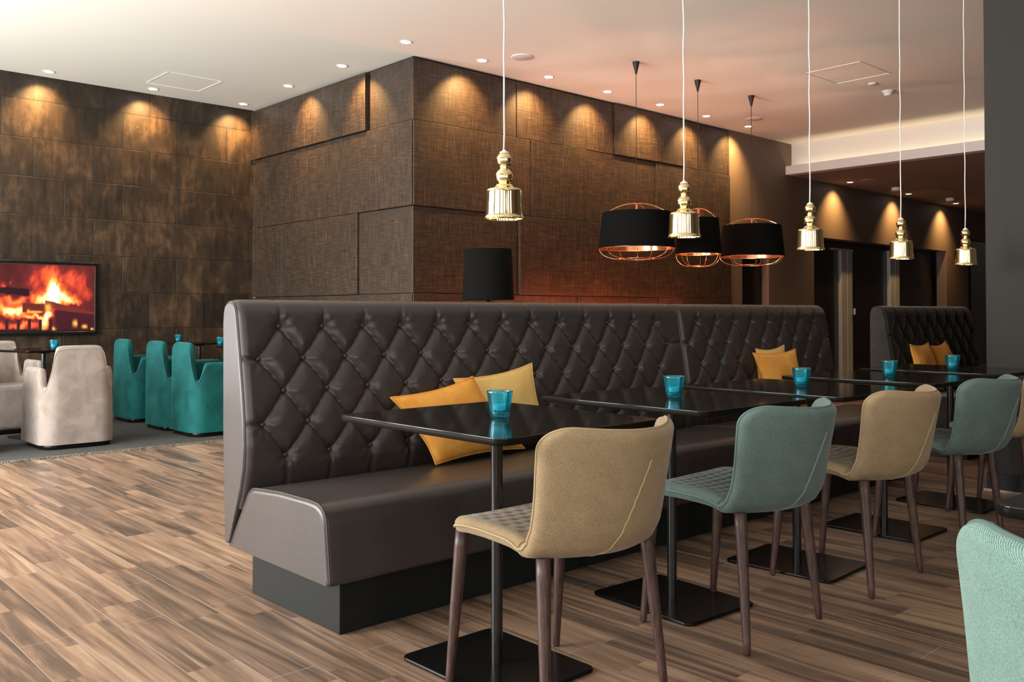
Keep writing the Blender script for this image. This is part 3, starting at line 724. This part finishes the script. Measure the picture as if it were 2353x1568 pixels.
# ------------------------------------------------------------------ lounge corner: rug, armchairs, tables
rg = thing('rug', 'dark grey rug under the velvet armchairs by the stone wall', 'rug', (0, 0, 0))
MB().box(-1.6, 7.13, 0, 4.97, 9.93, .012).build('pile', M['rug'], rg)
m = MB(); N = 420
G = [[], [], []]
for k in range(N + 1):
    x = -1.6 + 6.57 * k / N; j = random.uniform(-.008, .006)
    G[0].append((x, 7.135, .0135)); G[1].append((x, 7.112 + j, .008)); G[2].append((x, 7.106 + j, .001))
m.grid(G).build('fringe', M['fringe'], rg)
def make_armchair(label, mat, loc, rz, group):
    # faces +y; tub shell with a tall back and lower arms
    r = thing('velvet_armchair', label, 'armchair', loc, rz, group)
    W2, D0, D1, rc = .275, -.28, .27, .125
    path = []
    def arc(cx, cy, a0, a1, n):
        for k in range(n + 1):
            a = math.radians(a0 + (a1 - a0) * k / n); path.append((cx + rc * math.cos(a), cy + rc * math.sin(a), math.cos(a), math.sin(a)))
    for k in range(14): path.append((-W2, D1 + (D0 + rc - D1) * k / 14, -1, 0))
    arc(-W2 + rc, D0 + rc, 180, 270, 14)
    for k in range(1, 16): path.append((-W2 + rc + (2 * W2 - 2 * rc) * k / 16, D0, 0, -1))
    arc(W2 - rc, D0 + rc, 270, 360, 14)
    for k in range(1, 15): path.append((W2, D0 + rc + (D1 - D0 - rc) * k / 14, 1, 0))
    Th = .055; G = []
    # arc length for the height curve
    dl = [0]
    for a, b in zip(path, path[1:]): dl.append(dl[-1] + math.hypot(a[0] - b[0], a[1] - b[1]))
    half = dl[-1] / 2
    for (x, y, nx, ny), d in zip(path, dl):
        t_ = abs(d - half)
        hb = .47 + .25 * (1 - sstep(.165, .262, t_)) + .07 * math.sqrt(max(0, 1 - (min(t_, .20) / .20) ** 6)); ha = .47 + .15 * sstep(.262, .35, t_) - .22 * sstep(half - .10, half, t_) ** 2
        back = 1 - sstep(.245, .275, t_)
        h = hb * back + ha * (1 - back) if t_ < .275 else ha
        h = max(h, .40)
        row = []
        lean = .02
        for z in (.035, .05, .2, .35):
            row.append((x, y, z))
        for f in (.3, .6, .85): 
            z = .35 + (h - .35 - Th / 2) * f; row.append((x - nx * lean * (z - .35), y - ny * lean * (z - .35), z))
        for k in range(7):
            a = PI * k / 6; zc = h - Th / 2; off = Th / 2 - Th / 2 * math.cos(a)
            row.append((x - nx * (off + lean * (h - .35)), y - ny * (off + lean * (h - .35)), zc + Th / 2 * math.sin(a)))
        for z in (h - .05, .38, .20):
            row.append((x - nx * Th * (1.0 + .3 * (z < .4)), y - ny * Th * (1.0 + .3 * (z < .4)), min(z, h - Th / 2)))
        G.append(row)
    mb = MB(); mb.grid(G); nr = len(G[0])
    mb.f.append(tuple(range(nr))); mb.sm.append(False)
    b = (len(G) - 1) * nr; mb.f.append(tuple(b + i for i in reversed(range(nr)))); mb.sm.append(False)
    mb.build('tub_shell', mat, r)
    disc_slab(MB(), rrect(-W2 + .05, D0 + .05, W2 - .05, D1 + .01, .06), .035, .41, .035).build('seat', mat, r)
    disc_slab(MB(), rrect(-W2 + .015, D0 + .015, W2 - .015, D1 - .005, .11), .0, .036, .004).build('base', M['base'], r)
    e = [(x - nx * .0, y, z) for (x, y, nx, ny), z in zip(path, [g[7][2] for g in G])]
    MB().tube([(g[7][0], g[7][1], g[7][2]) for g in G], .003, 6).build('piping', mat, r)
    r.location.z = .0132
    return r
GB = 'beige velvet armchairs in the lounge corner'; GT = 'teal velvet armchairs in the lounge corner'
ab = make_armchair('beige velvet armchair seen from behind, in front of the fire screen', M['beige_velvet'], (2.30, 7.70, 0), .0, GB)
a2 = copy_tree(ab); a2.location = (2.13, 8.95, .0132); a2.rotation_euler.z = PI + .05; a2['label'] = 'beige velvet armchair facing the camera below the fire screen'
a3 = copy_tree(ab); a3.location = (1.49, 7.78, .0132); a3.rotation_euler.z = -.03; a3['label'] = 'beige velvet armchair cut by the left edge of the picture'
at = make_armchair('teal velvet armchair nearest the banquette, right of three', M['teal_velvet'], (3.44, 7.625, 0), -PI / 2, GT)
b2 = copy_tree(at); b2.location = (3.43, 8.185, .0132); b2['label'] = 'teal velvet armchair in the middle of three'
b3 = copy_tree(at); b3.location = (3.43, 9.02, .0132); b3['label'] = 'teal velvet armchair farthest back, left of three'
b4 = copy_tree(at); b4.location = (4.45, 8.95, .0132); b4.rotation_euler.z = PI / 2 - .15; b4['label'] = 'teal velvet armchair on the far side of the lounge table, only an arm in view'
for (x, y, rz, l) in ((2.27, 8.28, .25, 'black lounge table between two beige armchairs'), (1.56, 8.36, .2, 'black lounge table at the left edge of the picture'), (3.95, 7.72, 0, 'black lounge table in front of the nearest teal armchair'), (3.98, 9.1, 0, 'black lounge table in front of the farthest teal armchair')):
    make_table(l, x, y, rz, rz, .60, .60, 'black tables in the lounge corner').location.z = .0132
candle(2.31, 8.13, .752, 'blue glass tealight holder between the two beige armchairs', 'candle holders in the lounge corner')
candle(3.82, 9.25, .752, 'blue glass tealight holder above the right teal armchair back', 'candle holders in the lounge corner')
candle(3.70, 8.0, .752, 'blue glass tealight holder beside the left end of the banquette', 'candle holders in the lounge corner')

# ------------------------------------------------------------------ fire screen
def vnoise(x, y, seed):
    rs = np.random.RandomState(seed); T = rs.rand(64, 64)
    xi = np.floor(x).astype(int); yi = np.floor(y).astype(int); fx = x - xi; fy = y - yi
    fx = fx * fx * (3 - 2 * fx); fy = fy * fy * (3 - 2 * fy)
    g = lambda a, b: T[a % 64, b % 64]
    return (g(xi, yi) * (1 - fx) + g(xi + 1, yi) * fx) * (1 - fy) + (g(xi, yi + 1) * (1 - fx) + g(xi + 1, yi + 1) * fx) * fy
def fbm(x, y, s): return (vnoise(x, y, s) + .5 * vnoise(2 * x, 2 * y, s + 1) + .25 * vnoise(4 * x, 4 * y, s + 2)) / 1.75
tv = thing('fire_screen', 'wide black-framed screen showing a log fire, set in the stone wall', 'screen', (2.58, 9.95, .83))
XL, XR, ZB, ZT = 1.955, 3.205, .865, 1.54
fm = MB(); f0 = .035
def rel(x, y, z): return (x - 2.58, y - 9.95, z - .83)
for a in ((XL - f0, ZB - f0, XR + f0, ZB), (XL - f0, ZT, XR + f0, ZT + f0), (XL - f0, ZB, XL, ZT), (XR, ZB, XR + f0, ZT)):
    p = rel(a[0], 9.905, a[1]); q = rel(a[2], 9.95, a[3]); fm.box(p[0], p[1], p[2], q[0], q[1], q[2])
fr_ = fm.build('frame', M['tv_frame'], tv, .003)
p = rel(XL, 9.902, ZT + .001); q = rel(XR, 9.906, ZT + .006); MB().box(p[0], p[1], p[2], q[0], q[1], q[2]).build('metal_edge', M['silver_edge'], fr_)
NX, NZ = 330, 180
gx = np.linspace(XL, XR, NX); gz = np.linspace(ZT, ZB, NZ); GX, GZ = np.meshgrid(gx, gz)
U = (GX - 2.335) / .872 * 1700; V = 230 + (ZT - GZ) / (ZT - ZB) * 1210
wu = U + 110 * (fbm(U / 120, V / 190, 1) - .5) * 2; wv = V + 90 * (fbm(U / 100, V / 160, 5) - .5) * 2
H = .02 + .22 * fbm(U / 160, V / 260, 9)
for cx_, cy_, sx, sy, a in ((940, 640, 95, 200, 1.1), (960, 800, 200, 130, 1.1), (1200, 850, 130, 100, .75), (1330, 930, 100, 50, .5), (700, 870, 130, 90, .9), (200, 1040, 280, 95, 1.1), (790, 1250, 75, 120, 1.1), (600, 1160, 220, 45, .8),
                            (250, 860, 230, 50, .55), (1500, 700, 110, 260, .28), (560, 520, 130, 190, .30), (850, 380, 200, 160, .36), (1250, 460, 170, 200, .34), (200, 560, 40, 70, .3), (10, 620, 60, 70, .35),
                            (-300, 950, 250, 160, .8), (-500, 650, 140, 220, .4), (860, 1120, 60, 120, .8), (400, 1330, 300, 60, .5), (-200, 1300, 300, 60, .5)):
    H += a * np.exp(-((wu - cx_) / sx) ** 2 - ((wv - cy_) / sy) ** 2)
H += .18 * (fbm(U / 35 + V / 90, V / 90, 20) - .5) * (H > .25)
H *= 1 - .45 * np.clip((540 - U) / 120, 0, 1) * np.clip((600 - V) / 80, 0, 1)
st = np.array([0, .22, .40, .62, .85, 1.15, 1.6]); cr = np.array([.05, .16, .62, .95, 1., 1., 1.]); cg = np.array([.008, .02, .055, .18, .50, .85, 1.]); cb = np.array([.010, .018, .028, .04, .10, .42, .9])
C = np.stack([np.interp(H, st, cr), np.interp(H, st, cg), np.interp(H, st, cb)], 2)
def put(mask, col):
    mask = np.clip(mask, 0, 1)[..., None]; C[:] = C * (1 - mask) + np.array(col) * mask
def soft(d, w=14): return np.clip(.5 - d / w, 0, 1)
nz = (fbm(U / 30, V / 30, 33) - .5) * 40
put(soft(np.maximum(np.abs(V + nz - (712 - 20 * np.cos(U / 150))) - (62 - 30 * (U < 120) * (120 - U) / 300), U - 490)), (.02, .006, .01))
put(soft(np.maximum(np.abs(V + nz * .5 - (1010 + (U - 560) * .05)) - 82, np.abs(U - 570) - 200)), (.13, .02, .015))
put(soft(np.maximum(np.abs(V + nz * .5 - (930 + (U - 800) * .24)) - 58, np.maximum(775 - U, U - 1720))), (.16, .025, .018))
put(soft(np.maximum(1040 + (U - 950) * .12 - V, 960 - U)) * .93, (.055, .008, .015))
put(soft(np.maximum(1390 - V, -9e3 + 0 * U)), (.03, .008, .01))
for cx_, cy_, sx, sy in ((560, 1080, 60, 20), (660, 1080, 50, 16), (490, 1070, 20, 30), (840, 1000, 50, 60), (1330, 1290, 45, 50), (1510, 1350, 45, 30), (1660, 1400, 40, 20), (940, 1385, 35, 30), (750, 1360, 60, 40)):
    put(np.exp(-((wu * .3 + U * .7 - cx_) / sx) ** 2 - ((V - cy_) / sy) ** 2) * 1.1, (1., .42, .08))
for bx in (-680, -485, -290, -95, 100, 300, 495, 690, 875, 1050, 1240, 1410, 1600):
    put(soft(np.maximum(np.abs(U - bx) - 30, 1215 - V)), (.045, .01, .012))
put(soft(np.maximum(1418 - V, -9e3 + 0 * U)), (.01, .005, .006))
sc = MB(); sc.add([rel(x, 9.925, z) for x, z in zip(GX.ravel(), GZ.ravel())], [(i * NX + j, (i + 1) * NX + j, (i + 1) * NX + j + 1, i * NX + j + 1) for i in range(NZ - 1) for j in range(NX - 1)], False)
t = NT('fire picture'); at_ = t.n('Attribute', attribute_name='fire'); t.P(Base_Color=(0, 0, 0), Roughness=.3)
t.set(t.p, 'Emission Color', at_.outputs[0]); t.p.inputs['Emission Strength'].default_value = 1.4
so = sc.build('display', t.m, tv, fix=False)
ca = so.data.color_attributes.new('fire', 'FLOAT_COLOR', 'POINT')
ca.data.foreach_set('color', np.concatenate([C.reshape(-1, 3), np.ones((NX * NZ, 1))], 1).astype(np.float32).ravel())

# ------------------------------------------------------------------ camera
cam = bpy.data.cameras.new('Camera'); co = link(bpy.data.objects.new('Camera', cam)); S.camera = co
pit, rol, yaw = map(math.radians, (.917, -.054, 47.383))
fw = Vector((math.cos(yaw) * math.cos(pit), math.sin(yaw) * math.cos(pit), math.sin(pit)))
rt = Vector((math.sin(yaw), -math.cos(yaw), 0)); up = rt.cross(fw)
r2 = rt * math.cos(rol) + up * math.sin(rol); u2 = up * math.cos(rol) - rt * math.sin(rol)
m3 = Matrix((r2, u2, -fw)).transposed(); co.matrix_world = Matrix.Translation((0, 0, 1.05)) @ m3.to_4x4()
cam.sensor_fit = 'HORIZONTAL'; cam.sensor_width = 36; cam.lens = 36 * 2085.3 / 2353; cam.shift_y = -(784 - 686.46) / 2353; cam.clip_start = .05
S.view_settings.view_transform = 'Standard'; S.view_settings.look = 'None'; S.view_settings.exposure = 0.0; S.view_settings.gamma = 1
S.view_settings.use_curve_mapping = False
